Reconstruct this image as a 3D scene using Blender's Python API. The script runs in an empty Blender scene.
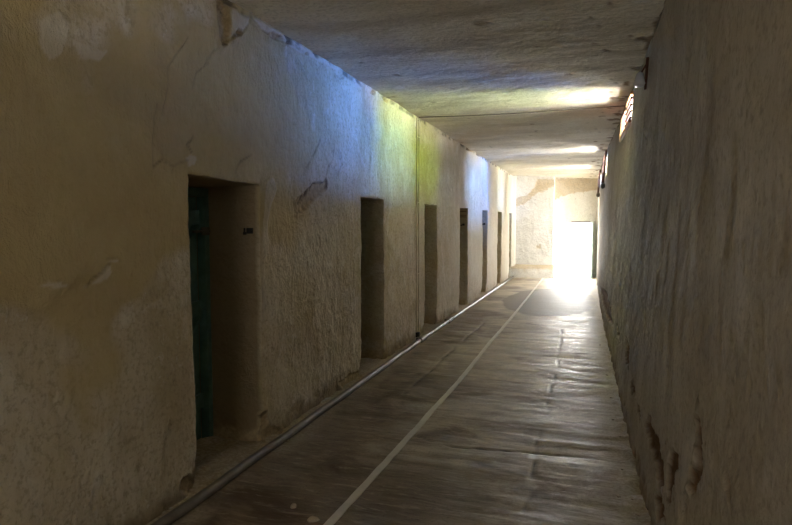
import bpy, bmesh, math, random
import numpy as np
from mathutils import Vector, Matrix

random.seed(7)
rng = np.random.default_rng(7)
sc = bpy.context.scene
COL = sc.collection

# ---------------------------------------------------------------- camera model
F, U0, V0, EYE = 600.0, 586.0, 221.0, 1.65
pitch = math.atan((262.5 - V0) / F)
yaw = math.atan((U0 - 396) / math.hypot(F, 262.5 - V0))
fwd = np.array([-math.sin(yaw) * math.cos(pitch), math.cos(yaw) * math.cos(pitch), -math.sin(pitch)])
rgt = np.array([math.cos(yaw), math.sin(yaw), 0.0])
upv = np.cross(rgt, fwd)
CAM = np.array([0, 0, EYE])


def ray(u, v):
    return fwd + rgt * (u - 396) / F - upv * (v - 262.5) / F


# ---------------------------------------------------------------- the corridor's profile
def xr(y, z):
    """the right wall leans outwards: x of its face at (y, z)"""
    b = np.interp(y, [0, 3, 6, 12, 16, 20], [0.40, 0.37, 0.33, 0.305, 0.32, 0.355])
    t = np.interp(y, [0, 8, 10, 12, 20], [0.46, 0.46, 0.42, 0.385, 0.335])
    return b + (t - b) * np.clip((z + 0.0) / 3.1, -0.2, 1.2)


def zf(y):
    """the floor falls gently towards the far end"""
    return np.interp(y, [-4, 8, 20.5], [0, 0, -0.145])


XL = -2.25
Y_END, Y_REC = 19.45, 19.95


def left_yz(u, v):
    r = ray(u, v)
    p = CAM + r * XL / r[0]
    return p[1], p[2]


def right_yz(u, v):
    r = ray(u, v)
    X = 0.4
    for _ in range(30):
        p = CAM + r * X / r[0]
        X = 0.5 * X + 0.5 * float(xr(p[1], p[2]))
    return p[1], p[2]


# ---------------------------------------------------------------- noise (numpy)
def _h(ix, iy, s):
    n = (ix.astype(np.int64) * 374761393 + iy.astype(np.int64) * 668265263 + s * 1442695041) & 0x7FFFFFFF
    n = ((n ^ (n >> 13)) * 1274126177) & 0x7FFFFFFF
    return ((n ^ (n >> 16)) & 0xFFFF) / 65535.0


def vn(x, y, s=0):
    x = np.asarray(x, float); y = np.asarray(y, float)
    x, y = np.broadcast_arrays(x, y)
    ix = np.floor(x); iy = np.floor(y)
    fx = x - ix; fy = y - iy
    fx = fx * fx * (3 - 2 * fx); fy = fy * fy * (3 - 2 * fy)
    a = _h(ix, iy, s); b = _h(ix + 1, iy, s); c = _h(ix, iy + 1, s); d = _h(ix + 1, iy + 1, s)
    return ((a + (b - a) * fx) * (1 - fy) + (c + (d - c) * fx) * fy) * 2 - 1


def fbm(x, y, s=0, o=4):
    t = 0; a = 1.0; n = 0
    for k in range(o):
        t = t + a * vn(np.asarray(x) * 2 ** k, np.asarray(y) * 2 ** k, s + k * 17); n += a; a *= 0.5
    return t / n


def ss(a, b, x):
    t = np.clip((x - a) / (b - a), 0, 1)
    return t * t * (3 - 2 * t)


def in_poly(px, py, poly):
    r = np.zeros(px.shape, bool)
    n = len(poly)
    for i in range(n):
        x1, y1 = poly[i]; x2, y2 = poly[(i + 1) % n]
        if y1 == y2: continue
        c = ((y1 > py) != (y2 > py)) & (px < (x2 - x1) * (py - y1) / (y2 - y1) + x1)
        r ^= c
    return r


def seg_dist(px, py, line):
    d = np.full(px.shape, 9.0)
    for (x1, y1), (x2, y2) in zip(line[:-1], line[1:]):
        dx, dy = x2 - x1, y2 - y1
        t = np.clip(((px - x1) * dx + (py - y1) * dy) / (dx * dx + dy * dy + 1e-12), 0, 1)
        d = np.minimum(d, np.hypot(px - x1 - t * dx, py - y1 - t * dy))
    return d


def seg_side(px, py, line):
    d = np.full(px.shape, 9.0); sd = np.zeros(px.shape)
    for (x1, y1), (x2, y2) in zip(line[:-1], line[1:]):
        dx, dy = x2 - x1, y2 - y1
        t = np.clip(((px - x1) * dx + (py - y1) * dy) / (dx * dx + dy * dy + 1e-12), 0, 1)
        e = np.hypot(px - x1 - t * dx, py - y1 - t * dy)
        cr = np.sign((px - x1) * dy - (py - y1) * dx)
        sd = np.where(e < d, cr, sd); d = np.minimum(d, e)
    return sd


def poly_depth(px, py, poly, jag=0.012, s=3):
    """signed distance inside (>0) a polygon with crumbled edges"""
    d = seg_dist(px, py, list(poly) + [poly[0]])
    ins = in_poly(px, py, poly)
    return np.where(ins, d, -d) + jag * fbm(px * 22, py * 22, s, 3)


# ---------------------------------------------------------------- materials
def nt(name):
    m = bpy.data.materials.new(name); m.use_nodes = True
    n = m.node_tree
    for k in list(n.nodes): n.nodes.remove(k)
    out = n.nodes.new('ShaderNodeOutputMaterial')
    b = n.nodes.new('ShaderNodeBsdfPrincipled')
    n.links.new(b.outputs[0], out.inputs[0])
    return m, n, b


class NB:
    def __init__(self, n):
        self.n = n
        self.tc = n.nodes.new('ShaderNodeTexCoord').outputs['Object']

    def map(self, scale=(1, 1, 1), rot=(0, 0, 0)):
        k = self.n.nodes.new('ShaderNodeMapping')
        k.inputs['Scale'].default_value = scale; k.inputs['Rotation'].default_value = rot
        self.n.links.new(self.tc, k.inputs[0]); return k.outputs[0]

    def noise(self, vec, scale, detail=5, rough=0.6, dist=0.0):
        k = self.n.nodes.new('ShaderNodeTexNoise')
        k.inputs['Scale'].default_value = scale; k.inputs['Detail'].default_value = detail
        k.inputs['Roughness'].default_value = rough; k.inputs['Distortion'].default_value = dist
        self.n.links.new(vec, k.inputs['Vector']); return k.outputs['Fac']

    def ramp(self, fac, stops):
        k = self.n.nodes.new('ShaderNodeValToRGB')
        e = k.color_ramp.elements
        while len(e) < len(stops): e.new(0.5)
        for q, (p, c) in zip(e, stops):
            q.position = p
            q.color = (c, c, c, 1) if isinstance(c, (int, float)) else (*c, 1)
        self.n.links.new(fac, k.inputs[0]); return k.outputs[0]

    def mix(self, fac, a, b, mode='MIX'):
        k = self.n.nodes.new('ShaderNodeMix'); k.data_type = 'RGBA'; k.blend_type = mode
        for s, v in ((k.inputs[0], fac), (k.inputs[6], a), (k.inputs[7], b)):
            if isinstance(v, (int, float)): s.default_value = v
            elif isinstance(v, tuple): s.default_value = (*v, 1)
            else: self.n.links.new(v, s)
        return k.outputs[2]

    def math(self, op, a, b=0.0, c=None):
        k = self.n.nodes.new('ShaderNodeMath'); k.operation = op
        for s, v in zip(k.inputs, (a, b, c)):
            if v is None: continue
            if isinstance(v, (int, float)): s.default_value = v
            else: self.n.links.new(v, s)
        return k.outputs[0]

    def attr(self, name):
        k = self.n.nodes.new('ShaderNodeAttribute'); k.attribute_name = name
        return k.outputs['Fac']

    def bump(self, h, strength, dist, prev=None):
        k = self.n.nodes.new('ShaderNodeBump')
        k.inputs['Strength'].default_value = strength; k.inputs['Distance'].default_value = dist
        self.n.links.new(h, k.inputs['Height'])
        if prev is not None: self.n.links.new(prev, k.inputs['Normal'])
        return k.outputs[0]


def plaster(name, c_main, c_stain, c_pale, c_peel, streak=(1, 9, 1.3), stain_amt=1.0, bump=1.0, c_dirt_and_tone=(0.24, 0.18, 0.105)):
    m, n, b = nt(name); q = NB(n)
    big = q.noise(q.tc, 0.9, 4, 0.55, 0.6)
    mid = q.noise(q.tc, 3.3, 6, 0.62, 0.3)
    st = q.noise(q.map(streak), 3.0, 5, 0.6, 0.2)
    fine = q.noise(q.tc, 38, 4, 0.6)
    vst = q.noise(q.map((streak[0] * 2, streak[1] * 0.8, streak[2] * 1.6)), 3.0, 6, 0.65, 0.8)
    c = q.mix(q.ramp(big, [(0.40, 0.0), (0.60, stain_amt)]), c_main, c_stain)
    c = q.mix(q.ramp(mid, [(0.52, 0.0), (0.68, 0.75)]), c, c_pale)
    c = q.mix(q.ramp(st, [(0.35, 0.35), (0.55, 0.0)]), c, c_stain)
    pit = q.noise(q.map((1, 1.6, 1)), 11, 7, 0.7, 0.5)
    c = q.mix(q.ramp(pit, [(0.30, 0.6), (0.42, 0.0)]), c, tuple(v * 0.55 for v in c_stain))
    c = q.mix(q.ramp(pit, [(0.58, 0.0), (0.70, 0.6)]), c, c_pale)
    c = q.mix(q.ramp(fine, [(0.32, 0.55), (0.5, 0.0)]), c, tuple(v * 0.62 for v in c_stain))
    c = q.mix(q.attr('ochre'), c, q.mix(q.ramp(mid, [(0.35, 0.0), (0.65, 1.0)]), (0.52, 0.42, 0.22), (0.44, 0.34, 0.165)))
    c = q.mix(q.attr('dirt_and_tone'), c, c_dirt_and_tone)
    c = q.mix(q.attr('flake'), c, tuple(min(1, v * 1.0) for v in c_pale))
    peel = q.attr('peel')
    pc = q.mix(q.ramp(q.noise(q.tc, 26, 4, 0.6), [(0.35, 0.0), (0.65, 1.0)]), tuple(v * 0.78 for v in c_peel), tuple(min(1, v * 1.2) for v in c_peel))
    c = q.mix(peel, c, pc)
    c = q.mix(q.attr('crack'), c, (0.05, 0.04, 0.03))
    n.links.new(c, b.inputs['Base Color'])
    b.inputs['Roughness'].default_value = 0.85
    b.inputs['Specular IOR Level'].default_value = 0.1
    nb = q.bump(mid, 0.9 * bump, 0.045)
    nb = q.bump(pit, 0.8 * bump, 0.018, nb)
    nb = q.bump(vst, 0.4 * bump, 0.02, nb)
    nb = q.bump(fine, 0.35 * bump, 0.006, nb)
    n.links.new(nb, b.inputs['Normal'])
    return m


M = {}
M['left'] = plaster('limewash_left', (0.62, 0.55, 0.42), (0.47, 0.39, 0.25), (0.70, 0.66, 0.565), (0.44, 0.345, 0.21), streak=(1, 7, 1.1))
M['right'] = plaster('limewash_right', (0.50, 0.46, 0.385), (0.39, 0.345, 0.28), (0.56, 0.52, 0.445), (0.16, 0.10, 0.06), streak=(1, 9, 0.7), bump=0.8)
M['ceil'] = plaster('limewash_ceiling', (0.80, 0.75, 0.64), (0.66, 0.59, 0.46), (0.86, 0.82, 0.74), (0.24, 0.18, 0.115), streak=(0.8, 5, 1), bump=0.7)
M['end'] = plaster('limewash_end', (0.84, 0.82, 0.78), (0.76, 0.74, 0.69), (0.88, 0.87, 0.85), (0.56, 0.45, 0.29), streak=(1.3, 1, 1), stain_amt=0.7)


def floor_material():
    m, n, b = nt('worn_cement_floor'); q = NB(n)
    big = q.noise(q.tc, 0.8, 4, 0.55, 0.8)
    mid = q.noise(q.map((1.0, 1.5, 1)), 2.0, 7, 0.66, 0.9)
    rip = q.noise(q.map((0.55, 3.4, 1)), 2.6, 5, 0.55, 0.8)
    fine = q.noise(q.tc, 45, 4, 0.6)
    c = q.mix(q.ramp(mid, [(0.40, 0.0), (0.60, 1.0)]), (0.175, 0.125, 0.083), (0.52, 0.44, 0.33))
    c = q.mix(q.ramp(big, [(0.46, 0.0), (0.62, 0.7)]), c, (0.55, 0.48, 0.37))
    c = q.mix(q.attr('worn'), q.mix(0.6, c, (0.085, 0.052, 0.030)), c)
    rip2 = q.noise(q.map((1.6, 8.0, 1)), 3.0, 7, 0.68, 0.7)
    c = q.mix(q.ramp(rip2, [(0.34, 0.75), (0.47, 0.0)]), c, q.mix(0.55, c, (0.07, 0.045, 0.028)))
    c = q.mix(q.ramp(rip2, [(0.55, 0.0), (0.68, 0.45)]), c, (0.62, 0.55, 0.44))
    c = q.mix(q.attr('far_light'), c, q.mix(q.ramp(mid, [(0.38, 0.0), (0.6, 1.0)]), (0.40, 0.34, 0.255), (0.66, 0.59, 0.47)))
    c = q.mix(q.ramp(rip, [(0.34, 0.4), (0.46, 0.0)]), c, (0.13, 0.095, 0.063))
    c = q.mix(q.ramp(fine, [(0.28, 0.5), (0.45, 0.0)]), c, (0.06, 0.045, 0.03))
    c = q.mix(q.attr('patch'), c, q.mix(q.ramp(fine, [(0.35, 0.0), (0.65, 1.0)]), (0.15, 0.123, 0.09), (0.21, 0.175, 0.13)))
    c = q.mix(q.attr('dirt_and_tone'), c, q.mix(q.ramp(fine, [(0.4, 0.0), (0.6, 1.0)]), (0.36, 0.30, 0.205), (0.52, 0.45, 0.335)))
    c = q.mix(q.attr('crack'), c, (0.03, 0.022, 0.016))
    n.links.new(c, b.inputs['Base Color'])
    r = q.ramp(q.noise(q.map((0.8, 2.4, 1)), 3.0, 5, 0.6, 0.5), [(0.35, 0.42), (0.65, 0.68)])
    r = q.mix(q.attr('patch'), r, (0.62, 0.62, 0.62))
    r = q.mix(q.attr('dirt_and_tone'), r, (0.8, 0.8, 0.8))
    n.links.new(r, b.inputs['Roughness'])
    b.inputs['Specular IOR Level'].default_value = 0.25
    nb = q.bump(rip, 0.22, 0.03)
    nb = q.bump(rip2, 0.35, 0.012, nb)
    nb = q.bump(mid, 0.22, 0.02, nb)
    nb = q.bump(fine, 0.12, 0.004, nb)
    n.links.new(nb, b.inputs['Normal'])
    return m


M['floor'] = floor_material()


def simple(name, col, rough=0.6, metal=0.0, var=0.35, scale=14, col2=None, bump=0.2):
    m, n, b = nt(name); q = NB(n)
    f = q.noise(q.tc, scale, 5, 0.6)
    c = q.mix(q.ramp(f, [(0.35, 0.0), (0.65, 1.0)]), col, col2 or tuple(v * (1 - var) for v in col))
    n.links.new(c, b.inputs['Base Color'])
    b.inputs['Roughness'].default_value = rough; b.inputs['Metallic'].default_value = metal
    n.links.new(q.bump(f, bump, 0.01), b.inputs['Normal'])
    return m


M['green'] = simple('green_paint', (0.12, 0.23, 0.195), 0.5, col2=(0.08, 0.16, 0.135))
M['palegreen'] = simple('faded_green_paint', (0.42, 0.55, 0.48), 0.6, col2=(0.34, 0.46, 0.40))
M['rust'] = simple('rusty_iron', (0.16, 0.06, 0.035), 0.75, 0.2, col2=(0.07, 0.03, 0.02), scale=40)
M['iron'] = simple('black_iron', (0.03, 0.027, 0.024), 0.55, 0.4, scale=40)
M['timber'] = simple('orange_timber', (0.42, 0.19, 0.08), 0.7, col2=(0.30, 0.13, 0.05), scale=20)
M['pipe'] = simple('dull_grey_pipe', (0.17, 0.145, 0.115), 0.5, 0.0, col2=(0.11, 0.09, 0.07), scale=9)
M['tape'] = simple('pale_tape', (0.80, 0.77, 0.70), 0.55, col2=(0.68, 0.65, 0.58), scale=6)
M['porcelain'] = simple('porcelain', (0.82, 0.80, 0.76), 0.25, var=0.08)
M['cable'] = simple('grey_cable', (0.17, 0.15, 0.10), 0.6)
M['trunk'] = simple('painted_trunking', (0.60, 0.53, 0.385), 0.7, col2=(0.5, 0.43, 0.3), scale=5)
M['chip'] = simple('plaster_chip', (0.58, 0.50, 0.38), 0.9, col2=(0.40, 0.32, 0.22), scale=60)
M['ground'] = simple('pale_gravel', (0.74, 0.71, 0.65), 0.95, var=0.1, scale=8)


# ---------------------------------------------------------------- mesh helpers
def link(name, verts, faces, mat, parent=None, smooth=True, attrs=None):
    me = bpy.data.meshes.new(name)
    me.from_pydata([tuple(map(float, v)) for v in verts], [], faces)
    me.materials.append(mat)
    if smooth:
        me.polygons.foreach_set('use_smooth', [True] * len(me.polygons))
    for k, a in (attrs or {}).items():
        at = me.attributes.new(k, 'FLOAT', 'POINT')
        at.data.foreach_set('value', np.asarray(a, dtype=np.float32))
    me.update()
    o = bpy.data.objects.new(name, me); COL.objects.link(o)
    if parent: o.parent = parent
    return o


def from_bm(name, bm, mat, parent=None, smooth=False):
    bmesh.ops.recalc_face_normals(bm, faces=bm.faces)
    me = bpy.data.meshes.new(name); bm.to_mesh(me); bm.free()
    me.materials.append(mat)
    if smooth: me.polygons.foreach_set('use_smooth', [True] * len(me.polygons))
    o = bpy.data.objects.new(name, me); COL.objects.link(o)
    if parent: o.parent = parent
    return o


def box(bm, lo, hi, bevel=0.0):
    lo = Vector(lo); hi = Vector(hi)
    r = bmesh.ops.create_cube(bm, size=1.0, matrix=Matrix.Translation((lo + hi) / 2) @ Matrix.Diagonal((*(hi - lo), 1)))
    if bevel:
        es = list({e for v in r['verts'] for e in v.link_edges})
        bmesh.ops.bevel(bm, geom=es, offset=bevel, segments=2, affect='EDGES', profile=0.5)


def bar(bm, a, b, w, h):
    """a square bar from a to b"""
    a = Vector(a); b = Vector(b); d = b - a
    q = d.to_track_quat('Z', 'Y').to_matrix().to_4x4()
    bmesh.ops.create_cube(bm, size=1.0, matrix=Matrix.Translation((a + b) / 2) @ q @ Matrix.Diagonal((w, h, d.length, 1)))


def tube(bm, pts, r, n=14, cap=True):
    pts = [Vector(p) for p in pts]; rings = []
    rs = r if isinstance(r, (list, tuple)) else [r] * len(pts)
    ref = Vector((0.3, 0.2, 1)).normalized()
    for i, p in enumerate(pts):
        t = (pts[min(i + 1, len(pts) - 1)] - pts[max(i - 1, 0)]).normalized()
        a = t.cross(ref)
        if a.length < 1e-3: a = t.cross(Vector((1, 0, 0)))
        a.normalize(); b = t.cross(a)
        rings.append([bm.verts.new(p + (a * math.cos(2 * math.pi * k / n) + b * math.sin(2 * math.pi * k / n)) * rs[i]) for k in range(n)])
    for A, B in zip(rings[:-1], rings[1:]):
        for k in range(n):
            bm.faces.new((A[k], A[(k + 1) % n], B[(k + 1) % n], B[k]))
    if cap:
        bm.faces.new(rings[0][::-1]); bm.faces.new(rings[-1])


def structure(o, label=None, cat=None):
    o['kind'] = 'structure'
    if label: o['label'] = label; o['category'] = cat
    return o


def empty(name, loc):
    o = bpy.data.objects.new(name, None); COL.objects.link(o); o.location = loc
    o.empty_display_size = 0.1
    return o


def tag(o, label, cat, group=None, kind=None):
    o['label'] = label; o['category'] = cat
    if group: o['group'] = group
    if kind: o['kind'] = kind
    return o


def keep(o):
    """set the parent without moving the child (children are built in world coordinates)"""
    o.matrix_parent_inverse = Matrix.Translation(o.parent.location).inverted()
    return o


# ---------------------------------------------------------------- a plaster sheet with openings
def axis(lo, hi, stepfn, must):
    v = [lo]
    while v[-1] < hi: v.append(v[-1] + stepfn(v[-1]))
    v[-1] = hi
    v = np.array(v)
    for m in must:
        k = int(np.argmin(np.abs(v - m))); v[k] = m
    return np.unique(v)


def sheet(name, Y, Z, place, holes, mat, depth_dir, attrs_fn, hole_depth, cap=True, reveal_tone=None):
    """Y x Z grid; place(Yg, Zg, disp) -> xyz; holes: (y0,y1,z0,z1) cells removed and given reveals along depth_dir"""
    Yg, Zg = np.meshgrid(Y, Z, indexing='ij')
    disp, dy, dz, attrs = attrs_fn(Yg, Zg)
    P = place(Yg, Zg, disp, dy, dz)
    nY, nZ = len(Y), len(Z)
    keepc = np.ones((nY - 1, nZ - 1), bool)
    yc = (Y[:-1] + Y[1:]) / 2; zc = (Z[:-1] + Z[1:]) / 2
    for (y0, y1, z0, z1) in holes:
        keepc[np.ix_((yc > y0) & (yc < y1), (zc > z0) & (zc < z1))] = False
    idx = np.arange(nY * nZ).reshape(nY, nZ)
    I, J = np.nonzero(keepc)
    flip = depth_dir[0] < 0 or depth_dir[1] < 0
    q = np.stack([idx[I, J], idx[I + 1, J], idx[I + 1, J + 1], idx[I, J + 1]], 1)
    faces = [tuple(r) for r in q.tolist()]
    verts = P.reshape(-1, 3).tolist()
    A = {k: a.reshape(-1).tolist() for k, a in attrs.items()}
    dd = np.array(depth_dir, float)
    for h, (y0, y1, z0, z1) in enumerate(holes):
        i0, i1 = int(np.argmin(abs(Y - y0))), int(np.argmin(abs(Y - y1)))
        j0, j1 = int(np.argmin(abs(Z - max(z0, Z[0])))), int(np.argmin(abs(Z - z1)))
        loop = [(i0, j) for j in range(j0, j1)] + [(i, j1) for i in range(i0, i1)] + [(i1, j) for j in range(j1, j0 - 1, -1)]
        closed = z0 > Z[0] + 1e-6
        if closed: loop += [(i, j0) for i in range(i1 - 1, i0, -1)]
        steps = 14
        prev = [int(idx[i, j]) for i, j in loop]
        base = np.array([P[i, j] for i, j in loop])
        nom = np.array([place(np.array(Y[i]), np.array(Z[j]), np.array(0.), np.array(0.), np.array(0.)) for i, j in loop]).reshape(-1, 3)
        w = np.arange(len(loop)) * 0.02
        for s in range(1, steps + 1):
            t = s / steps
            d = hole_depth[h] * t
            k = min(1, t * 1.6)
            off = 0.007 * fbm(w * 3 + h * 9.1, np.full_like(w, d * 9), 61, 3) * min(1, t * 5)
            pts = base * (1 - k) + nom * k + dd * d
            ctr = np.array([0, (y0 + y1) / 2, (max(z0, Z[0]) + z1) / 2])
            vec = nom - ctr; vec[:, 0] = 0
            vec /= np.linalg.norm(vec, axis=1)[:, None] + 1e-9
            if abs(dd[1]) > 0: pass
            else: pts = pts + vec * off[:, None]
            start = len(verts)
            verts += pts.tolist()
            for kk in A:
                lowz = np.full(len(loop), (reveal_tone[h] if reveal_tone else 0.0) * min(1, t * 20)) if kk == 'dirt_and_tone' else (0.9 * ss(0.02, 0.10, 0.15 - (nom[:, 2] - zf(nom[:, 1])) + 0.08 * fbm(w * 9, np.full_like(w, d * 14), 67, 3)) if kk == 'peel' and reveal_tone else np.zeros(len(loop)))
                A[kk] += lowz.tolist()
            cur = list(range(start, start + len(loop)))
            m = len(loop)
            for a in range(m if closed else m - 1):
                b2 = (a + 1) % m
                faces.append((prev[a], prev[b2], cur[b2], cur[a]))
            prev = cur
        if cap:
            faces.append(tuple(prev))
    o = link(name, verts, faces, mat, attrs=A)
    me = o.data; N0 = nY * nZ
    bset = set()
    for (y0, y1, z0, z1) in holes:
        i0, i1 = int(np.argmin(abs(Y - y0))), int(np.argmin(abs(Y - y1)))
        j1 = int(np.argmin(abs(Z - z1))); j0 = int(np.argmin(abs(Z - max(z0, Z[0]))))
        bset |= {int(idx[i, j]) for i in (i0, i1) for j in range(j0, j1 + 1)} | {int(idx[i, j]) for i in range(i0, i1 + 1) for j in (j0, j1)}
    ev = np.empty(len(me.edges) * 2, np.int32); me.edges.foreach_get('vertices', ev); ev = ev.reshape(-1, 2)
    fl = np.isin(ev, np.array(sorted(bset))).all(1)
    at = me.attributes.new('sharp_edge', 'BOOLEAN', 'EDGE'); at.data.foreach_set('value', fl)
    return structure(o)


# ---------------------------------------------------------------- left wall
DOORS = [(3.05, 3.86), (5.90, 6.66), (8.53, 9.29), (11.10, 11.87), (13.71, 14.45), (16.17, 17.0), (18.72, 19.3)]
DTOP = 1.90
PEEL_L = [  # plaster gone down to the mud render, traced along their outlines (photo pixels -> wall metres)
    [(214, -8), (217.7, 13), (219, 33), (221, 45), (226, 44), (230, 32), (231, 24), (229, 12), (223, 2), (220, -8)],
    [(234, 33), (238, 28), (241, 31), (240, 35), (236, 37)],
    [(266, 33), (274, 31), (280, 35), (283, 39), (277, 41), (270, 38)],
    [(283, 43), (288, 40), (294, 44), (287, 46)],
    [(295, 200), (298, 214), (303.6, 213), (315, 200), (325.7, 191), (327, 184), (325, 178), (323, 183), (313, 182), (309, 187), (303, 193)],
    [(180, 479), (188, 474), (196, 482), (199, 490), (188, 494), (178, 492)],
    [(255, 436), (261, 420), (264, 410), (268, 424), (280, 430), (277, 440), (262, 444)],
    [(338, 384), (352, 373), (362, 371), (362, 379), (345, 390)],
    [(372, 90), (376, 92), (374, 96), (370, 93)],
    [(305, 52), (309, 52), (309, 55), (305, 55)],
    [(384, 97), (389, 100), (387, 103), (383, 100)],
    [(466, 147), (474, 150), (474, 153), (466, 150)], [(476, 152), (483, 156), (482, 158), (476, 155)],
]
FLAKE_L = [
    [(36, 285), (48, 281), (60, 282), (69, 286), (60, 288.5), (48, 288)],
    [(82, 287), (95, 277), (103, 268), (108, 264), (111, 272), (108, 278), (97, 284)],
    [(106, 260), (115, 258.5), (119, 260), (116, 263), (107, 262)],
    [(184, 158), (190, 154), (197, 158), (194, 166), (187, 167)],
    [(222, 44), (230, 38), (238, 36), (248, 25), (248, 16), (240, 13), (231, 8), (231, 24), (229, 34)],
    [(266, 181), (273, 178), (277, 190), (271, 204), (267, 225), (269, 245), (265, 262), (262, 240), (264, 205)],
    [(250, 16), (262, 22), (300, 45), (340, 68), (338, 71), (298, 51), (262, 30)],
    [(38, 20), (60, 10), (70, 28), (62, 55), (50, 62), (40, 45)],
    [(72, 40), (95, 50), (110, 50), (100, 62), (80, 58)],
]
CRACK_L = [
    [(295, 202), (303, 193.5), (309, 188), (312, 183)], [(311, 190), (313, 183), (323, 182.5), (325, 178)], [(325, 178), (327, 184), (326, 189)],  # edge shadow of the peeled patch, drawn as dark crack lines
    [(297, 209), (301, 200), (303, 195)], [(302, 205), (306, 196), (309, 189)], [(296, 201), (297, 212), (303, 213)],  # more shadow strokes round that patch's outline, drawn as cracks
    [(215, 0), (217.5, 13), (219, 33), (221, 45), (225, 45)], [(231, 38), (236, 33), (240, 31)], [(180, 481), (188, 475), (196, 483)], [(258, 436), (262, 422), (265, 411)], [(265, 411), (269, 424), (280, 430)],
    [(221, 46), (231, 38), (238, 36), (248, 24), (249, 15)], [(249, 16), (262, 30), (272, 37), (283, 43)],
    [(280, 36), (286, 42), (284, 49)], [(217, 1), (225, 14), (229, 22)], [(222, 2), (236, 9), (239, 16)],
    [(218, 47), (212, 53), (207, 64), (195, 72), (192, 87)], [(213, 49), (208, 58), (203, 66)],
    [(188, 38), (177, 52), (168, 67), (167, 87), (162, 115)], [(157, 103), (153, 133), (152, 167)],
    [(152, 167), (163, 160), (172, 166), (186, 160)],
    [(237, 179), (235, 170), (240, 161), (251, 155)], [(263, 183), (268, 178), (275, 186), (270, 203), (267, 226)],
    [(325, 179), (327, 168), (333, 160), (334, 150)], [(337, 172), (341.6, 163), (340, 152)],
    [(362, 124), (367, 130), (370, 138), (372, 152), (370, 175), (366, 184)],
    [(297, 58), (303, 66), (308, 74)], [(313, 62), (318, 68), (322, 64), (327, 70)], [(335, 74), (340, 80), (345, 76)],
    [(377, 92), (384, 97), (391, 99), (397, 104)], [(84, 286), (104, 268), (108, 263)], [(59, 281), (69, 286)], [(106, 259), (115, 257.5), (119, 260)],
    [(190, 152), (186, 145), (192, 136)], [(306, 168), (316, 150), (320, 140)],
]
for k in range(7):   # faint scratched writing, worn beyond reading
    CRACK_L.append([(309 + k * 3.2, 236), (310 + k * 3.2, 243.5)])
    CRACK_L.append([(318 + k * 2.6, 267), (318.7 + k * 2.6, 273)])


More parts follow.
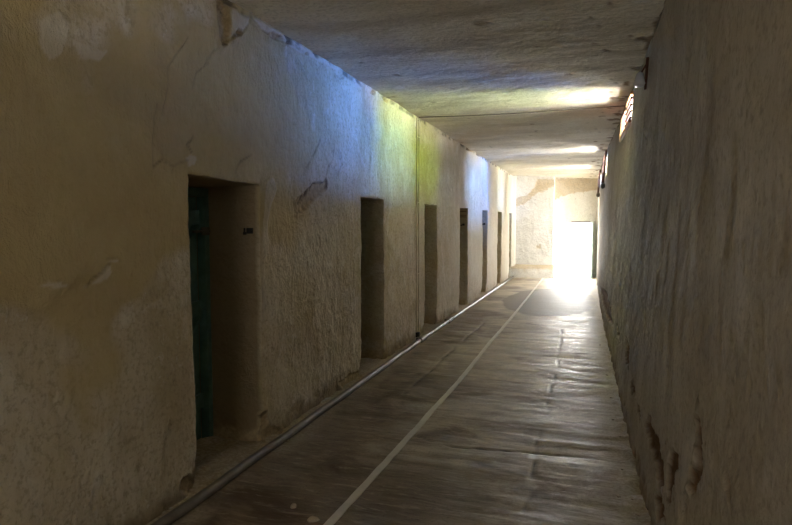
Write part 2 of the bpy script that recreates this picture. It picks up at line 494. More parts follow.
def wall_attrs(Yg, Zg, conv, peels, flakes, cracks, base_dirt, doors, zbase, seed):
    sh = Yg.shape
    peel = np.zeros(sh); flake = np.zeros(sh); crack = np.zeros(sh)
    disp = 0.012 * fbm(Yg * 1.1, Zg * 1.1, seed, 3) + 0.0045 * fbm(Yg * 5, Zg * 3.2, seed + 5, 4) + 0.0016 * fbm(Yg * 26, Zg * 9, seed + 9, 3)
    for k, p in enumerate(peels):
        W = [conv(u, v) for u, v in p]
        jag = (0.007 if k < 6 else 0.014) if seed == 1 else 0.05
        d = poly_depth(Yg, Zg, W, jag, seed + 31 + k)
        m = ss(-0.002, 0.008, d)
        peel = np.maximum(peel, m)
        disp -= (0.024 + 0.004 * fbm(Yg * 18, Zg * 18, k, 3)) * ss(-0.002, 0.012, d)
        disp += 0.004 * np.exp(-(np.minimum(d, 0) / 0.015) ** 2) * (d < 0)
    for k, p in enumerate(flakes):
        W = [conv(u, v) for u, v in p]
        d = poly_depth(Yg, Zg, W, 0.006, seed + 71 + k)
        m = ss(-0.002, 0.008, d)
        flake = np.maximum(flake, m * 0.5)
        disp += 0.004 * m
    flake = np.maximum(flake, 0.7 * ss(8, 16, Yg) * (seed == 1))  # far stretch paled with distance, offsetting warm bounced light in the colour
    for k, p in enumerate(cracks):
        W = [conv(u, v) for u, v in p]
        wob = 0.006 * fbm(Yg * 14, Zg * 14, seed + 91 + k, 2)
        d = seg_dist(Yg + wob, Zg - wob, W)
        faint = 0.35 if len(p) == 2 and len(cracks) > 30 else (0.9 if k < 10 and len(cracks) > 30 else 0.5)
        m = np.exp(-(d / (0.009 if k < 10 and len(cracks) > 30 else (0.006 if len(cracks) > 30 else 0.010))) ** 2)
        vary = 0.45 + 0.55 * ss(-0.35, 0.35, fbm(Yg * 9, Zg * 9, seed + 7 + k, 3))
        crack = np.maximum(crack, m * faint * vary)
        disp -= 0.010 * m * faint
        if faint > 0.4: disp += 0.008 * ss(0.07, 0.0, d) * (seg_side(Yg + wob, Zg - wob, W) > 0) * vary
        disp += 0.005 * ss(0.045, 0.012, d) * (fbm(Yg * 3, Zg * 3, k, 2) > -0.1)
    h = Zg - zbase(Yg)
    nb = fbm(Yg * 7, Zg * 6, seed + 3, 4)
    dirt_and_tone = ss(0.16, 0.02, h + 0.09 * nb) * base_dirt
    # bumpy, flaking foot of the wall
    foot = ss(1.0, 0.05, h)
    disp += foot * (0.011 * fbm(Yg * 11, Zg * 8, seed + 4, 5))
    n2 = fbm(Yg * 6, Zg * 3.5, seed + 21, 5)
    disp += (0.3 + 0.7 * ss(2.0, 0.6, h)) * 0.005 * ss(0.02, 0.05, n2)   # layered old coats of limewash, stepped edges - 0.0 * foot
    chip = ss(0.15, 0.32, fbm(Yg * 9, Zg * 9, seed + 8, 3)) * ss(0.20, 0.04, h)
    disp -= 0.014 * chip
    peel = np.maximum(peel, chip * 0.8)
    dy = np.zeros(sh); dz = np.zeros(sh)
    for (y0, y1) in doors:
        for ye, s in ((y0, -1), (y1, 1)):
            d = np.abs(Yg - ye)
            inz = (Zg < DTOP + 0.05)
            f = ss(0.07, 0.0, d) * inz
            wobble = 0.012 * fbm(Zg * 3.0 + ye * 7, Zg * 0 + ye, 5, 4) + 0.004 * fbm(Zg * 16, Zg * 0 + ye, 6, 3)
            dy = dy + f * wobble
            # rounded, knocked arris
            disp -= (0.006 + 0.009 * fbm(Zg * 8, Zg * 0 + ye * 3, 8, 3)) * ss(0.022, 0.0, d) * inz
            base = ss(0.28, 0.02, h) * ss(0.10, 0.0, d)
            disp -= 0.03 * base * (0.6 + fbm(Yg * 14, Zg * 14, 9, 3))
            dirt_and_tone = np.maximum(dirt_and_tone, 0.8 * ss(0.2, 0.7, base + 0.4 * nb) * (base > 0.02))
        d = np.abs(Zg - DTOP) + 10 * ((Yg < y0) | (Yg > y1))
        dz = dz + ss(0.05, 0, d) * 0.010 * fbm(Yg * 6, Yg * 0, 12, 3)
        disp -= 0.006 * ss(0.02, 0, d)
        if y0 < 4: dz = dz + ss(0.06, 0, d) * np.interp(Yg, [y0, y1], [0.030, 0.010])
    top = ss(3.02, 3.06, Zg) * ss(-0.1, 0.35, fbm(Yg * 6, Zg * 12, seed + 14, 4))
    crack = np.maximum(crack, 0.7 * top)
    disp -= 0.01 * top
    ochre = ss(-0.05, 0.15, fbm(Yg * 1.3, Zg * 1.3, 77, 4) + 0.9 * ss(5.4, 3.0, Yg) * ss(0.9, 2.0, Zg) - 0.45) * 0.85 * ss(6.5, 3.5, Yg) if seed == 1 else np.zeros(sh)
    return disp, dy, dz, dict(ochre=ochre, peel=np.clip(peel, 0, 1), flake=flake, crack=crack, dirt_and_tone=np.clip(dirt_and_tone, 0, 1))


Yl = axis(-3.0, 20.4, lambda y: 0.06 if y < 1.5 else (0.0115 if y < 5 else (0.0115 + (y - 5) * 0.0028)), [e for d in DOORS for e in d])
Zl = axis(-0.25, 3.2, lambda z: 0.0135, [DTOP])
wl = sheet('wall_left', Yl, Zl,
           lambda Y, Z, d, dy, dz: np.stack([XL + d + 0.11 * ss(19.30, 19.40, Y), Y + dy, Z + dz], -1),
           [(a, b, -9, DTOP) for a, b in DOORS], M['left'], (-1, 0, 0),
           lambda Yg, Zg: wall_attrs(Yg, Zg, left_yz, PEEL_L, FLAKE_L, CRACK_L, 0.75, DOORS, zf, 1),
           [0.62] * 7, reveal_tone=[0.85, 0.35, 0.2, 0.2, 0.15, 0.15, 0.15])  # door reveals mixed towards brown, by an amount per doorway

# ---------------------------------------------------------------- right wall
WIN = [(7.05, 8.75, 2.72, 3.045), (12.35, 13.25, 2.56, 2.98), (16.2, 17.1, 2.54, 2.92), (0.0, 1.2, 2.5, 3.045)]  # last opening is added for fill light, never in view
SIDE = (18.15, 19.38, -9, 2.62)   # the side doorway just before the end wall
PEEL_R = [
    [(649, 414), (646, 426), (650, 445), (656, 470), (659, 492), (663, 492), (664, 462), (659, 440), (653, 425), (651, 412)],
    [(667, 460), (678, 445), (682, 450), (678, 475), (672, 505), (667, 505)],
    [(697, 410), (698, 440), (692, 480), (685, 505), (694, 495), (703, 470), (706, 440), (702, 420)],
    [(631.5, 384), (634, 380), (636, 394), (633, 394)], [(638, 404), (641, 410), (642, 422), (639, 415)],
    [(627, 334), (630, 345), (630.5, 371), (627, 362)],
    [(600.5, 287), (607, 291), (611, 309), (613, 325), (609, 322), (605, 312), (602, 300)],
    [(750, 446), (754, 448), (752, 457), (750, 455)], [(616, 322), (619, 330), (620, 345), (617, 335)],
    [(728, 472), (733, 480), (735, 510), (730, 500)],
    [(660, 470), (663, 500), (666, 525), (657, 525), (656, 500)],
]
FLAKE_R = [[(684, 445), (697, 430), (694, 470), (688, 503), (682, 500)], [(667, 458), (679, 443), (676, 456), (669, 470)]]
CRACK_R = [
    [(725, 475), (723, 500), (727, 530)], [(730, 466), (734, 490), (736, 512)], [(699, 405), (698, 440), (693, 478), (686, 503)],
    [(688.6, 0), (688, 20)], [(687, 37), (687.5, 66)], [(675.7, 20), (675, 37)], [(665.7, 9), (670, 30)], [(661, 4), (658, 22)],
    [(700, 408), (700, 395)], [(645, 110), (644, 135), (648, 140)], [(650, 168), (652, 182)],
]
Yr = axis(-3.0, 20.4, lambda y: 0.05 if y < 1.2 else (0.0125 if y < 4.5 else (0.0125 + (y - 4.5) * 0.0028)), [e for d in WIN + [SIDE] for e in d[:2]])
Zr = axis(-0.25, 3.2, lambda z: 0.0135, sorted({z for d in WIN for z in d[2:]} | {2.62}))
wr = sheet('wall_right', Yr, Zr,
           lambda Y, Z, d, dy, dz: np.stack([xr(Y, Z) - d, Y + dy, Z + dz], -1),
           WIN + [SIDE], M['right'], (1, 0, 0),
           lambda Yg, Zg: wall_attrs(Yg, Zg, right_yz, PEEL_R, FLAKE_R, CRACK_R, 0.6, [], zf, 201),
           [0.42] * 5, cap=False)

# ---------------------------------------------------------------- floor
Xf = np.arange(-3.1, 1.3, 0.02)
Yf = axis(-3.0, 21.0, lambda y: 0.05 if y < 1.5 else 0.02 + max(0, y - 4) * 0.003, [])
Xg, Yg = np.meshgrid(Xf, Yf, indexing='ij')
disp = 0.006 * fbm(Xg * 1.2, Yg * 2.2, 300, 3) + 0.0035 * fbm(Xg * 1.6, Yg * 9, 305, 3)
ex = (Xg + 0.70) / 0.96; ey = (Yg - 13.35) / 2.55
pd = np.hypot(ex, ey) + 0.10 * fbm(Xg * 3, Yg * 1.6, 310, 4)
patch = ss(1.03, 0.97, pd)
disp += 0.004 * patch
edge = np.minimum(Xg - XL, xr(Yg, 0 * Yg) - Xg)
dirt_and_tone = ss(0.30, 0.04, edge + 0.14 * fbm(Xg * 6, Yg * 5, 320, 4)) * 0.85
disp += 0.02 * ss(0.10, 0.0, edge) * (0.5 + fbm(Xg * 12, Yg * 10, 322, 3))
crack = np.zeros(Xg.shape)
for line, wdt in ((([(-0.29, 2.6), (-0.31, 4.5), (-0.28, 6.5), (-0.31, 9.5)]), 0.010), ([(-1.25, 4.35), (-0.9, 4.2), (-0.3, 4.28), (0.05, 4.3)], 0.008), ([(-1.62, 5.4), (-1.56, 9.8)], 0.012)):
    w = 0.03 * fbm(Xg * 5, Yg * 3, 330, 3)
    d = seg_dist(Xg + w, Yg + w, line)
    g = np.exp(-(d / wdt) ** 2) * ss(-0.5, 0.2, fbm(Xg * 4, Yg * 4, 333, 2))
    crack = np.maximum(crack, 0.95 * g); disp -= 0.010 * g
worn = ss(-0.35, 0.35, 0.9 * fbm(Xg * 1.6, Yg * 1.2, 340, 4) + 0.75 * (Xg + 1.15) + np.interp(Yg, [3, 9], [-0.1, 0.5]))  # surface difference left to right, plus far brightness painted in
Pf = np.stack([Xg, Yg, zf(Yg) + disp], -1)
n0, n1 = Xg.shape
ix = np.arange(n0 * n1).reshape(n0, n1)
fq = np.stack([ix[:-1, :-1], ix[1:, :-1], ix[1:, 1:], ix[:-1, 1:]], -1).reshape(-1, 4).tolist()
structure(link('floor', Pf.reshape(-1, 3), [tuple(r) for r in fq], M['floor'], attrs=dict(far_light=(0.85 * ss(6.5, 12, Yg + 1.2 * fbm(Xg * 1.5, Yg, 345, 3)) * worn).ravel(), worn=worn.ravel(), patch=patch.ravel(), dirt_and_tone=dirt_and_tone.ravel(), crack=crack.ravel())))  # far floor lightened with distance: brightness painted into the cement colour

# ---------------------------------------------------------------- ceiling
Xc = np.arange(-2.7, 1.3, 0.03)
Yc = axis(-3.0, 20.6, lambda y: 0.03 + max(0, y - 6) * 0.003, [])
Xg, Yg = np.meshgrid(Xc, Yc, indexing='ij')
zc = 3.09 - np.interp(Yg, [0, 15.5, 19.5, 21], [0, 0, 0.10, 0.13]) * np.clip((Xg - XL) / 2.6, 0, 1)
disp = 0.012 * fbm(Xg * 1.1, Yg * 1.5, 400, 3) + 0.004 * fbm(Xg * 2, Yg * 7, 405, 3)
edl = Xg - XL; edr = xr(Yg, 0 * Yg + 3.08) - Xg
nz = fbm(Xg * 8, Yg * 5, 410, 4)
peel = ss(0.10, 0.24, nz - 1.2 * np.clip(edr, 0, 9))
peel = np.maximum(peel, 0.7 * ss(0.60, 0.64, fbm(Xg * 5, Yg * 4, 415, 4)))
crack = np.zeros(Xg.shape)
crack = np.maximum(crack, 0.5 * np.exp(-((Yg - 8.06 + 0.02 * fbm(Xg * 2, Xg * 0, 420, 2)) / 0.012) ** 2))
disp += 0.008 * peel
dirt_and_tone = 0.35 * ss(0.05, 0.5, fbm(Xg * 0.8, Yg * 2.6, 425, 4))
Pc = np.stack([Xg, Yg, zc + disp], -1)
n0, n1 = Xg.shape
ix = np.arange(n0 * n1).reshape(n0, n1)
fq = np.stack([ix[:-1, :-1], ix[:-1, 1:], ix[1:, 1:], ix[1:, :-1]], -1).reshape(-1, 4).tolist()
zr = np.zeros(n0 * n1)
structure(link('ceiling', Pc.reshape(-1, 3), [tuple(r) for r in fq], M['ceil'], attrs=dict(peel=peel.ravel(), flake=zr, crack=crack.ravel(), dirt_and_tone=dirt_and_tone.ravel())))


# ---------------------------------------------------------------- end wall: left part forward, right part set back with the way out
def end_xz(u, v, Y):
    r = ray(u, v); p = CAM + r * Y / r[1]
    return p[0], p[2]


PEEL_E = [[(512, 199), (512, 207), (524, 205), (531, 199), (535, 194), (545, 191), (552, 187), (560, 179), (537, 179), (533, 189), (525, 196)],
          [(536, 246), (540, 245), (541, 248), (537, 249)]]
PEEL_B = [[(545, 178), (600, 178), (600, 190), (584, 192), (570, 194), (560, 197), (554, 201), (548, 200)]]


def end_attrs(Xg, Zg, seed, Yp):
    disp = 0.012 * fbm(Xg * 2, Zg * 2, seed, 3) + 0.006 * fbm(Xg * 9, Zg * 9, seed + 3, 4)
    peel = np.zeros(Xg.shape)
    for k, p in enumerate(PEEL_E if Yp < 19.6 else PEEL_B):
        d = poly_depth(Xg, Zg, [end_xz(u, v, Yp) for u, v in p], 0.05, seed + k)
        peel = np.maximum(peel, ss(-0.01, 0.02, d) * (0.75 + 0.25 * fbm(Xg * 5, Zg * 5, seed + 9, 3)))
    disp -= 0.015 * peel
    return disp, np.clip(peel, 0, 1)


def end_sheet(name, X, Z, Yp, seed, hole=None, thick=0.3):
    Xg, Zg = np.meshgrid(X, Z, indexing='ij')
    d, peel = end_attrs(Xg, Zg, seed, Yp)
    P = np.stack([Xg, Yp - d, Zg], -1)
    nX, nZ = Xg.shape
    idx = np.arange(nX * nZ).reshape(nX, nZ)
    faces = []; xc = (X[:-1] + X[1:]) / 2; zc_ = (Z[:-1] + Z[1:]) / 2
    for i in range(nX - 1):
        for j in range(nZ - 1):
            if hole and hole[0] < xc[i] < hole[1] and zc_[j] < hole[2]: continue
            faces.append((idx[i, j], idx[i + 1, j], idx[i + 1, j + 1], idx[i, j + 1]))
    verts = P.reshape(-1, 3).tolist(); pl = peel.ravel().tolist()
    if hole:
        i0, i1 = int(np.argmin(abs(X - hole[0]))), int(np.argmin(abs(X - hole[1]))); jt = int(np.argmin(abs(Z - hole[2])))
        loop = [(i0, j) for j in range(jt)] + [(i, jt) for i in range(i0, i1)] + [(i1, j) for j in range(jt, -1, -1)]
        s = len(verts)
        for i, j in loop:
            verts.append([X[i], Yp + thick, Z[j]]); pl.append(0.0)
        for k in range(len(loop) - 1):
            faces.append((int(idx[loop[k]]), int(idx[loop[k + 1]]), s + k + 1, s + k))
    return verts, faces, pl


Xe = axis(-2.7, -0.97, lambda x: 0.025, []); Ze = axis(-0.3, 3.3, lambda z: 0.025, [])
v1, f1, p1 = end_sheet('a', Xe, Ze, Y_END, 500)
# return face at the corner, roughly knocked
Yret = axis(Y_END, Y_REC + 0.05, lambda y: 0.025, [])
off = len(v1)
nr = len(Ze)
for y in Yret:
    for j, z in enumerate(Ze):
        base = np.array(v1[(len(Xe) - 1) * nr + j])
        wob = 0.03 * fbm(z * 4, 0.3, 510, 4) - 0.05 * float(ss(0.55, 0.5, abs(z - 0.75)) * 0)
        if y == Y_END: v1.append(base.tolist())
        else: v1.append([-0.97 + float(0.012 * fbm(z * 5, y * 5, 511, 3)), float(y), float(z)])
        p1.append(float(0.5 * (fbm(z * 6, y * 6, 512, 3) > 0.35)))
for a in range(len(Yret) - 1):
    for j in range(nr - 1):
        f1.append((off + a * nr + j, off + (a + 1) * nr + j, off + (a + 1) * nr + j + 1, off + a * nr + j + 1))
# knocked arris of the corner
for j, z in enumerate(Ze):
    w = float(0.035 * fbm(z * 5, 0.7, 515, 4))
    v1[(len(Xe) - 1) * nr + j][0] += w; v1[off + j][0] += w
z1 = [0.0] * len(v1)
structure(link('wall_end', v1, f1, M['end'], attrs=dict(peel=p1, flake=z1, crack=z1, dirt_and_tone=z1)))

DX0, DX1, DZ = -0.84, 0.16, 1.60
Xb = axis(-1.05, 0.75, lambda x: 0.025, [DX0, DX1]); Zb = axis(-0.3, 3.3, lambda z: 0.025, [DZ])
v2, f2, p2 = end_sheet('b', Xb, Zb, Y_REC, 540, (DX0, DX1, DZ), 0.32)
z2 = [0.0] * len(v2)
structure(link('wall_end_recess', v2, f2, M['end'], attrs=dict(peel=p2, flake=z2, crack=z2, dirt_and_tone=z2)))

# low plastered ledge along the foot of the end wall
bm = bmesh.new()
sec = [(0.0, 0.37), (-0.05, 0.355), (-0.22, 0.27), (-0.25, 0.25), (-0.262, 0.22), (-0.27, 0.1), (-0.28, -0.3)]
nx = 60; rows = []
for i in range(nx + 1):
    x = -2.3 + (1.38) * i / nx
    rows.append([bm.verts.new((x, Y_END + 0.02 + a - 0.012 * float(fbm(x * 7, b * 7, 520, 3)), b - 0.1 + 0.012 * float(fbm(x * 6, a * 9, 521, 3)))) for a, b in sec])
for A, B in zip(rows[:-1], rows[1:]):
    for k in range(len(sec) - 1): bm.faces.new((A[k], B[k], B[k + 1], A[k + 1]))
bm.faces.new(rows[-1]); bm.faces.new(rows[0][::-1])
led = from_bm('trim_1', bm, M['end'], smooth=True); structure(led)
at = led.data.attributes.new('peel', 'FLOAT', 'POINT')
at.data.foreach_set('value', [float(0.85 * ss(0.10, 0.17, v.co.z + 0.05 * float(fbm(v.co.x * 6, v.co.y * 6, 523, 3)))) for v in led.data.vertices])

# wall behind the camera, with an added, unseen doorway for fill light
bm = bmesh.new()
box(bm, (-2.7, -3.15, -0.3), (-1.7, -2.95, 3.3)); box(bm, (-0.3, -3.15, -0.3), (0.9, -2.95, 3.3)); box(bm, (-1.7, -3.15, 2.3), (-0.3, -2.95, 3.3))
structure(from_bm('wall_back', bm, M['left']))

# added unseen wall outside, keeps the yard lamps off the side doorway
bm = bmesh.new()
box(bm, (0.72, 17.25, -0.5), (9.0, 17.5, 6.0), 0.02)
structure(from_bm('light_blocker_wall', bm, M['end']))

# ground outside
bm = bmesh.new()
box(bm, (-14, 20.3, -0.5), (16, 60, -0.2)); 
structure(from_bm('ground', bm, M['ground']))
bm = bmesh.new()
box(bm, (1.3, -6, -0.6), (16, 20.2, -0.25))
structure(from_bm('ground_yard', bm, M['ground']))


# ---------------------------------------------------------------- cell doors
def cell_door(k, y0, y1):
    z0 = float(zf(y0)) - 0.01
    root = empty('door_%d' % k, (XL - 0.47, (y0 + y1) / 2, z0)); root['kind'] = 'structure'
    x1 = XL - 0.43; x0 = x1 - 0.07
    bm = bmesh.new()
    w = 0.055
    box(bm, (x0, y0 + 0.002, z0), (x1, y0 + w, DTOP - 0.01), 0.004); box(bm, (x0, y1 - w, z0), (x1, y1 - 0.002, DTOP - 0.01), 0.004)
    box(bm, (x0, y0 + w, DTOP - 0.07), (x1, y1 - w, DTOP - 0.01), 0.004)
    keep(from_bm('door_frame', bm, M['green'], root))
    bm = bmesh.new()
    a, b = y0 + w, y1 - w
    nbd = 6
    for i in range(nbd):   # ledged boards
        p = a + (b - a) * i / nbd; q = a + (b - a) * (i + 1) / nbd
        box(bm, (x0 - 0.035, p + 0.002, z0 + 0.02), (x0 + 0.005, q - 0.010, DTOP - 0.075), 0.004)
    leaf = keep(from_bm('door_leaf', bm, M['green'], root))
    bm = bmesh.new()
    for zz in (0.25, 0.95, 1.62):
        box(bm, (x0 + 0.004, a + 0.01, zz), (x0 + 0.032, b - 0.01, zz + 0.11), 0.004)
    bar(bm, (x0 + 0.018, a + 0.05, 0.36), (x0 + 0.018, b - 0.05, 0.95), 0.09, 0.022)
    bar(bm, (x0 + 0.018, a + 0.05, 1.06), (x0 + 0.018, b - 0.05, 1.62), 0.09, 0.022)
    keep(from_bm('door_brace', bm, M['green'], root))
    bm = bmesh.new()   # sliding bolt: plate, rod, and its keeper let into the jamb
    box(bm, (x1 - 0.002, y1 - 0.10, 1.545), (x1 + 0.006, y1 - 0.004, 1.605), 0.002)
    tube(bm, [(x1 + 0.016, y1 - 0.22, 1.575), (x1 + 0.016, y1 - 0.02, 1.575)], 0.009, 10)
    tube(bm, [(x1 + 0.016, y1 - 0.15, 1.575), (x1 + 0.05, y1 - 0.15, 1.565)], 0.007, 8)
    keep(from_bm('bolt', bm, M['pipe'], root))
    bm = bmesh.new()
    yk = y1 - 0.002
    xx = XL - 0.085
    box(bm, (xx - 0.025, yk - 0.012, 1.558), (xx + 0.025, yk + 0.02, 1.60), 0.003)
    box(bm, (xx - 0.055, yk - 0.010, 1.55), (xx - 0.028, yk + 0.02, 1.57), 0.003)
    box(bm, (xx - 0.050, yk - 0.008, 1.568), (xx - 0.040, yk + 0.02, 1.60), 0.002)
    if k == 4:
        bw = bmesh.new()
        for zz in (1.84, 1.765, 1.73): bar(bw, (XL - 0.03, yk - 0.012, zz), (XL - 0.42, yk - 0.012, zz + 0.01), 0.012, 0.012)
        keep(from_bm('cross_bar', bw, M['rust'], root))
    if k in (1, 4, 5): keep(from_bm('bolt_keeper', bm, M['iron'], root))
    else: bm.free()
    return root


for k, (a, b) in enumerate(DOORS): cell_door(k + 1, a, b)
# ---------------------------------------------------------------- way out: open green door leaf
root = empty('door_8', (0.2, Y_REC, -0.17)); root['kind'] = 'structure'
bm = bmesh.new()
box(bm, (0.165, Y_REC - 0.62, -0.14), (0.21, Y_REC + 0.02, 1.62), 0.004)
leaf = keep(from_bm('door_leaf', bm, M['palegreen'], root))
bm = bmesh.new()
for z in (0.1, 0.8, 1.45):
    box(bm, (0.150, Y_REC - 0.60, z), (0.166, Y_REC - 0.02, z + 0.09), 0.003)
keep(from_bm('door_brace', bm, M['palegreen'], root))
bm = bmesh.new()
bar(bm, (-0.44, Y_REC - 0.01, 1.625), (0.13, Y_REC - 0.01, 1.625), 0.025, 0.018)
keep(from_bm('lintel_bar', bm, M['rust'], root))

# ---------------------------------------------------------------- windows
y0, y1, z0, z1 = WIN[0]
ym = 7.85
root = empty('window_1', (float(xr(8, 2.8)), (y0 + y1) / 2, z0)); root['kind'] = 'structure'


def wx(y, z, d=0.0): return float(xr(y, z)) + d


bm = bmesh.new()
bar(bm, (wx(y0, z1, 0.0), y0, z1 - 0.012), (wx(y1, z1, 0.0), y1, z1 - 0.012), 0.05, 0.03)
bar(bm, (wx(y0, z0, 0.0), y0, z0 + 0.012), (wx(y1, z0, 0.0), y1, z0 + 0.012), 0.05, 0.03)
bar(bm, (wx(ym, z0), ym, z0), (wx(ym, z1), ym, z1), 0.05, 0.03)
bar(bm, (wx(y1, z0), y1 - 0.02, z0), (wx(y1, z1), y1 - 0.02, z1), 0.05, 0.03)
keep(from_bm('window_frame', bm, M['timber'], root))
for i in range(6):      # orange louvre boards in the far half
    z = z0 + 0.03 + i * (z1 - z0 - 0.05) / 6
    bm = bmesh.new()
    a = Vector((wx(ym, z, -0.030), ym + 0.02, z)); b = Vector((wx(y1, z, -0.030), y1 - 0.03, z))
    o_ = Vector((0.075, 0, 0.022))
    t_ = Vector((0, 0, 0.012))
    vs = [bm.verts.new(p) for p in (a, b, b + o_, a + o_, a + t_, b + t_, b + o_ + t_, a + o_ + t_)]
    for f in ((0, 1, 2, 3), (4, 5, 6, 7), (0, 1, 5, 4), (1, 2, 6, 5), (2, 3, 7, 6), (3, 0, 4, 7)): bm.faces.new([vs[q] for q in f])
    keep(from_bm('louvre', bm, M['timber'], root))
for i in range(4):      # slim bars in the near half
    z = z0 + (i + 0.8) * (z1 - z0) / 4.6
    bm = bmesh.new()
    tube(bm, [(wx(y0, z, -0.01), y0, z - 0.01), (wx(ym, z, -0.01), ym, z + 0.01)], 0.014, 8)
    keep(from_bm('window_bar', bm, M['rust'], root))


def casement(k, win, label):
    y0, y1, z0, z1 = win
    root = empty('window_%d' % k, (wx(y0, z0), (y0 + y1) / 2, z0)); root['kind'] = 'structure'
    bm = bmesh.new()
    for z in (z0 + 0.012, z1 - 0.012):
        bar(bm, (wx(y0, z, 0.05), y0, z), (wx(y1, z, 0.05), y1, z), 0.03, 0.024)
    for y in (y0 + 0.012, y1 - 0.012):
        bar(bm, (wx(y, z0, 0.05), y, z0), (wx(y, z1, 0.05), y, z1), 0.03, 0.024)
    keep(from_bm('window_frame', bm, M['rust'], root))
    # sash hung inside the wall face, longer than the opening
    zt, zb_ = z1 + 0.02, z0 - 0.20
    bm = bmesh.new()
    for yy in (y0 + 0.03, y1 - 0.03):
        bar(bm, (wx(yy, zt, -0.035), yy, zt), (wx(yy, zb_, -0.065), yy, zb_), 0.034, 0.034)
    for t in (0.01, 0.30, 0.62, 0.99):
        z = zt + (zb_ - zt) * t
        bar(bm, (wx(y0, z, -0.035 - 0.03 * t), y0 + 0.02, z), (wx(y1, z, -0.035 - 0.03 * t), y1 - 0.02, z), 0.03, 0.03)
    keep(from_bm('sash', bm, M['rust'], root))
    bm = bmesh.new()   # counterweight / latch knob at the bottom rail
    yk = y0 + 0.03
    xk = wx(yk, zb_, -0.068)
    tube(bm, [(xk, yk, zb_ + 0.03), (xk, yk, zb_), (xk, yk, zb_ - 0.05), (xk, yk, zb_ - 0.085)], [0.02, 0.044, 0.046, 0.018], 12)
    keep(from_bm('latch_weight', bm, M['pipe'], root, smooth=True))


casement(2, WIN[1], '')
casement(3, WIN[2], '')

# added window opening beside the camera, out of view, for fill light
y0, y1, z0, z1 = WIN[3]
root = empty('window_4', (wx(0.6, z0), 0.6, z0)); root['kind'] = 'structure'
bm = bmesh.new()
for z in (z0 + 0.012, z1 - 0.012): bar(bm, (wx(y0, z, 0.05), y0, z), (wx(y1, z, 0.05), y1, z), 0.03, 0.024)
for y in (y0 + 0.012, y1 - 0.012): bar(bm, (wx(y, z0, 0.05), y, z0), (wx(y, z1, 0.05), y, z1), 0.03, 0.024)
keep(from_bm('window_frame', bm, M['rust'], root))

# ---------------------------------------------------------------- things
# pipe along the foot of the left wall
px = lambda y: float(np.interp(y, [2, 3.2, 6.1, 8, 19.2], [-2.135, -2.13, -2.12, -2.12, -2.15]))
pz = lambda y: float(zf(y)) + 0.030
root = empty('floor_pipe', (-2.13, 2.0, 0.0))
tag(root, 'long dull grey pipe running along the foot of the left wall past the cell doorways', 'pipe')
for a, b in ((1.6, 7.82), (7.98, 9.6), (9.72, 19.15)):
    bm = bmesh.new(); n = 40
    tube(bm, [(px(a + (b - a) * i / n) + 0.004 * math.sin(i * 0.9), a + (b - a) * i / n, pz(a + (b - a) * i / n)) for i in range(n + 1)], 0.031, 16)
    keep(from_bm('pipe_length', bm, M['pipe'], root, smooth=True))
for y in (7.9, 9.66):
    bm = bmesh.new()
    tube(bm, [(px(y), y - 0.13, pz(y)), (px(y), y - 0.12, pz(y)), (px(y), y + 0.12, pz(y)), (px(y), y + 0.13, pz(y))], [0.036, 0.043, 0.043, 0.036], 16)
    box(bm, (px(y) - 0.075, y - 0.04, pz(y) - 0.02), (px(y), y + 0.04, pz(y) + 0.02), 0.006)
    keep(from_bm('coupling', bm, M['pipe'], root, smooth=False))

# line of tape down the floor
bm = bmesh.new()
tx = lambda y: float(np.interp(y, [1.5, 2.9, 4, 6, 10.8, 19.3], [-1.345, -1.30, -1.268, -1.215, -1.20, -1.235]))
prev = None
for i in range(140):
    y = 1.6 + 17.6 * (i / 139) ** 1.3
    z = float(zf(y)) + 0.007
    z += float(0.006 * fbm(tx(y) * 1.2, y * 2.2, 300, 3) + 0.0035 * fbm(tx(y) * 1.6, y * 9, 305, 3))
    w = 0.024 + 0.0015 * math.sin(i * 1.7)
    row = [bm.verts.new((tx(y) + s, y, z + t)) for s, t in ((-w, -0.008), (-w, 0), (w, 0), (w, -0.008))]
    if prev:
        for k in range(3): bm.faces.new((prev[k], row[k], row[k + 1], prev[k + 1]))
    prev = row
tape = from_bm('floor_tape', bm, M['tape'])
tag(tape, 'long pale strip of tape stuck down the middle of the brown cement floor', 'tape')

# trunking up the left wall between second and third doorway
root = empty('wall_trunking', (XL + 0.02, 8.12, 0.06))
tag(root, 'thin painted conduit running up the left wall between the second and third doorways', 'conduit')
bm = bmesh.new(); box(bm, (XL - 0.03, 8.04, 0.07), (XL + 0.016, 8.070, 3.06), 0.005); keep(from_bm('channel', bm, M['trunk'], root))
bm = bmesh.new(); box(bm, (XL - 0.03, 8.16, 0.10), (XL + 0.014, 8.185, 3.06), 0.005); keep(from_bm('channel', bm, M['trunk'], root))
bm = bmesh.new(); box(bm, (XL - 0.0, 8.03, 0.01), (XL + 0.05, 8.09, 0.09), 0.006); keep(from_bm('end_plug', bm, M['iron'], root))
for z in (0.9, 1.9, 2.8):
    bm = bmesh.new(); box(bm, (XL - 0.02, 8.02, z), (XL + 0.018, 8.20, z + 0.015), 0.003); keep(from_bm('clip', bm, M['trunk'], root))

# cable across the ceiling
bm = bmesh.new()
tube(bm, [(XL + 0.03 + 2.68 * t, 8.06 + 0.03 * math.sin(t * 5), 3.070 - 0.012 * math.sin(math.pi * t)) for t in [i / 40 for i in range(41)]], 0.007, 8)
tag(from_bm('ceiling_cable', bm, M['cable'], smooth=True), 'thin dark cable crossing the ceiling from the left conduit to the louvred window', 'cable')

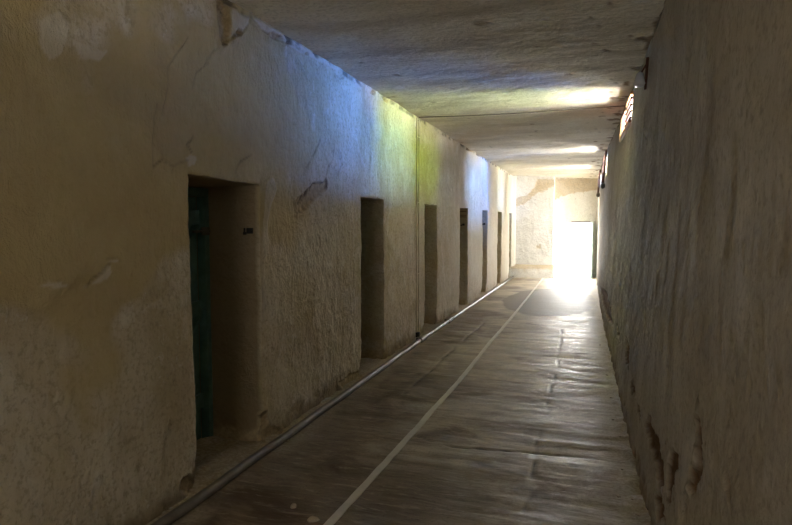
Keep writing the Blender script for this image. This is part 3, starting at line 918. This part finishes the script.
# bracket with porcelain insulator high on the right wall
yb = 5.35; zb = 2.66
root = empty('wall_bracket', (wx(yb, zb), yb, zb))
tag(root, 'rusty iron bracket holding a white insulator high on the right wall near the louvred window', 'bracket')
bm = bmesh.new()
bar(bm, (wx(yb, 2.72, -0.006), yb, 2.72), (wx(yb, 2.97, -0.006), yb, 2.97), 0.04, 0.022)
bar(bm, (wx(yb, 2.92, -0.010), yb, 2.92), (wx(yb, 2.84, -0.055), yb, 2.84), 0.014, 0.014)
keep(from_bm('arm', bm, M['rust'], root))
bm = bmesh.new()
xq = wx(yb, 2.79, -0.055)
tube(bm, [(xq, yb, 2.86), (xq, yb, 2.845), (xq, yb, 2.81), (xq, yb, 2.765), (xq, yb, 2.745)], [0.012, 0.026, 0.034, 0.048, 0.04], 16)
keep(from_bm('insulator', bm, M['porcelain'], root, smooth=True))


# crumbs of plaster
def chip_mesh(s):
    bm = bmesh.new()
    bmesh.ops.create_icosphere(bm, subdivisions=2, radius=1.0)
    r = random.Random(s)
    ph = [r.uniform(0, 6) for _ in range(6)]
    for v in bm.verts:
        k = 1 + 0.25 * math.sin(3 * v.co.x + ph[0]) + 0.2 * math.sin(4 * v.co.y + ph[1]) + 0.15 * math.sin(5 * v.co.z + ph[2])
        v.co = Vector((v.co.x * k, v.co.y * k * 0.75, v.co.z * k * 0.42))
    me = bpy.data.meshes.new('plaster_chip'); bm.to_mesh(me); bm.free(); me.materials.append(M['chip'])
    return me


CH = [chip_mesh(i) for i in range(4)]


def chip(x, y, r, label, group=None):
    o = bpy.data.objects.new('plaster_chip', random.choice(CH)); COL.objects.link(o)
    i = int(round((x - Xf[0]) / 0.02)); j = int(np.argmin(abs(Yf - y)))
    o.location = (x, y, Pf[i, j, 2] + r * 0.30); o.scale = (r, r, r); o.rotation_euler = (0, 0, random.uniform(0, 6.3))
    tag(o, label, 'chip', group)


def flo(u, v):
    r = ray(u, v); p = CAM + r * (0 - EYE) / r[2]; return p[0], p[1]


for (u, v, r) in [(620, 437, .014), (634, 445, .012), (618, 496, .016), (643, 497, .013), (638, 515, .015), (622, 470, .010), (613, 420, .012), (628, 425, .010), (641, 470, .012), (607, 375, .013), (611, 398, .011), (600, 345, .014), (632, 500, .009), (646, 510, .010)]:
    chip(*flo(u, v), r, 'small crumb of fallen plaster on the floor at the foot of the right wall', 'crumbs along the right wall')
chip(*flo(294, 507), 0.022, 'small flat pale plaster flake on dark floor between pipe and tape', )
chip(*flo(314, 521), 0.030, 'reddish pale plaster flake on the floor just left of the tape strip', )
chip(*flo(287, 441), 0.020, 'plaster crumb beside the grey pipe by the first doorway', )

# ---------------------------------------------------------------- light
w = bpy.data.worlds.new('World'); sc.world = w; w.use_nodes = True
bg = w.node_tree.nodes['Background']
bg.inputs[0].default_value = (0.93, 0.96, 1.0, 1); bg.inputs[1].default_value = 1.3


def area(name, loc, target, sx, sy, col, power, spread=180):
    l = bpy.data.lights.new(name, 'AREA'); l.shape = 'RECTANGLE'; l.size = sx; l.size_y = sy
    l.color = col; l.energy = power; l.spread = math.radians(spread)
    o = bpy.data.objects.new(name, l); COL.objects.link(o)
    o.location = loc
    o.rotation_euler = (Vector(target) - Vector(loc)).to_track_quat('-Z', 'Y').to_euler()
    return o


sun = bpy.data.lights.new('sun', 'SUN'); sun.energy = 5; sun.angle = math.radians(1.0); sun.color = (1, 0.97, 0.93)
so = bpy.data.objects.new('sun', sun); COL.objects.link(so)
so.rotation_euler = Vector((-0.05, -0.62, -0.76)).to_track_quat('-Z', 'Y').to_euler()
so.location = (0, 30, 20)

# daylight at the openings: open sky (blue), sunlit foliage (green), sunlit yard (warm white)
area('sky_by_louvred_window', (4.6, 10.7, 3.9), (0.6, 7.75, 2.88), 2.4, 3.4, (0.10, 0.30, 1.0), 10000)
area('foliage_by_louvred_window', (4.4, 7.9, 3.2), (0.6, 7.9, 2.88), 0.9, 2.6, (0.50, 0.80, 0.10), 2500)
area('yard_by_louvred_window', (4.0, 7.3, 1.5), (0.5, 7.9, 2.9), 4.0, 2.8, (1.0, 0.97, 0.89), 6000)
for k, (a, b, c, d) in enumerate(WIN[1:3]):
    ym_ = (a + b) / 2
    area('sky_by_casement', (4.0, ym_ + (0.4 if k == 0 else -0.2), 3.5), (0.5, ym_, 2.7), (1.8 if k == 0 else 1.1), 1.4, ((0.20, 0.42, 1.0) if k == 0 else (0.34, 0.54, 1.0)), (1600 if k == 0 else 1000))
    area('yard_by_casement', (3.6, ym_ - (0.2 if k == 0 else 0.4), 1.6), (0.5, ym_, 2.75), (2.4 if k == 0 else 1.5), 2.0, (1.0, 0.98, 0.95), 1500)
area('fill_by_added_window', (4.0, -1.2, 1.6), (0.5, 0.6, 2.8), 2.4, 2.4, (1.0, 0.86, 0.60), 270)  # added fill for the near ceiling, through the unseen window
area('daylight_at_way_out', (-0.3, 21.3, 1.0), (-0.6, 15, 0.9), 1.6, 1.8, (1.0, 0.98, 0.93), 400)
area('daylight_at_side_doorway', (3.0, 18.1, 1.6), (-2.0, 19.3, 1.2), 0.9, 1.8, (0.94, 0.97, 1.0), 170)
area('fill_behind', (-1.0, -3.6, 1.4), (-1.0, 3, 1.3), 1.4, 1.8, (1.0, 0.74, 0.36), 8)  # weak warm fill through the added back doorway

# ---------------------------------------------------------------- camera
cam = bpy.data.cameras.new('camera'); cam.sensor_width = 36; cam.lens = F * 36 / 792
cam.clip_start = 0.05
co = bpy.data.objects.new('camera', cam); COL.objects.link(co)
R = Matrix(((rgt[0], upv[0], -fwd[0]), (rgt[1], upv[1], -fwd[1]), (rgt[2], upv[2], -fwd[2])))
co.matrix_world = Matrix.Translation(CAM.tolist()) @ R.to_4x4()
sc.camera = co

sc.view_settings.view_transform = 'Standard'; sc.view_settings.look = 'None'
sc.view_settings.gamma = 1; sc.view_settings.use_curve_mapping = False
sc.view_settings.exposure = 0.82
sc.cycles.max_bounces = 10; sc.cycles.diffuse_bounces = 8; sc.cycles.glossy_bounces = 4
sc.cycles.sample_clamp_indirect = 6.0
sc.cycles.use_denoising = True
sc.cycles.caustics_reflective = False
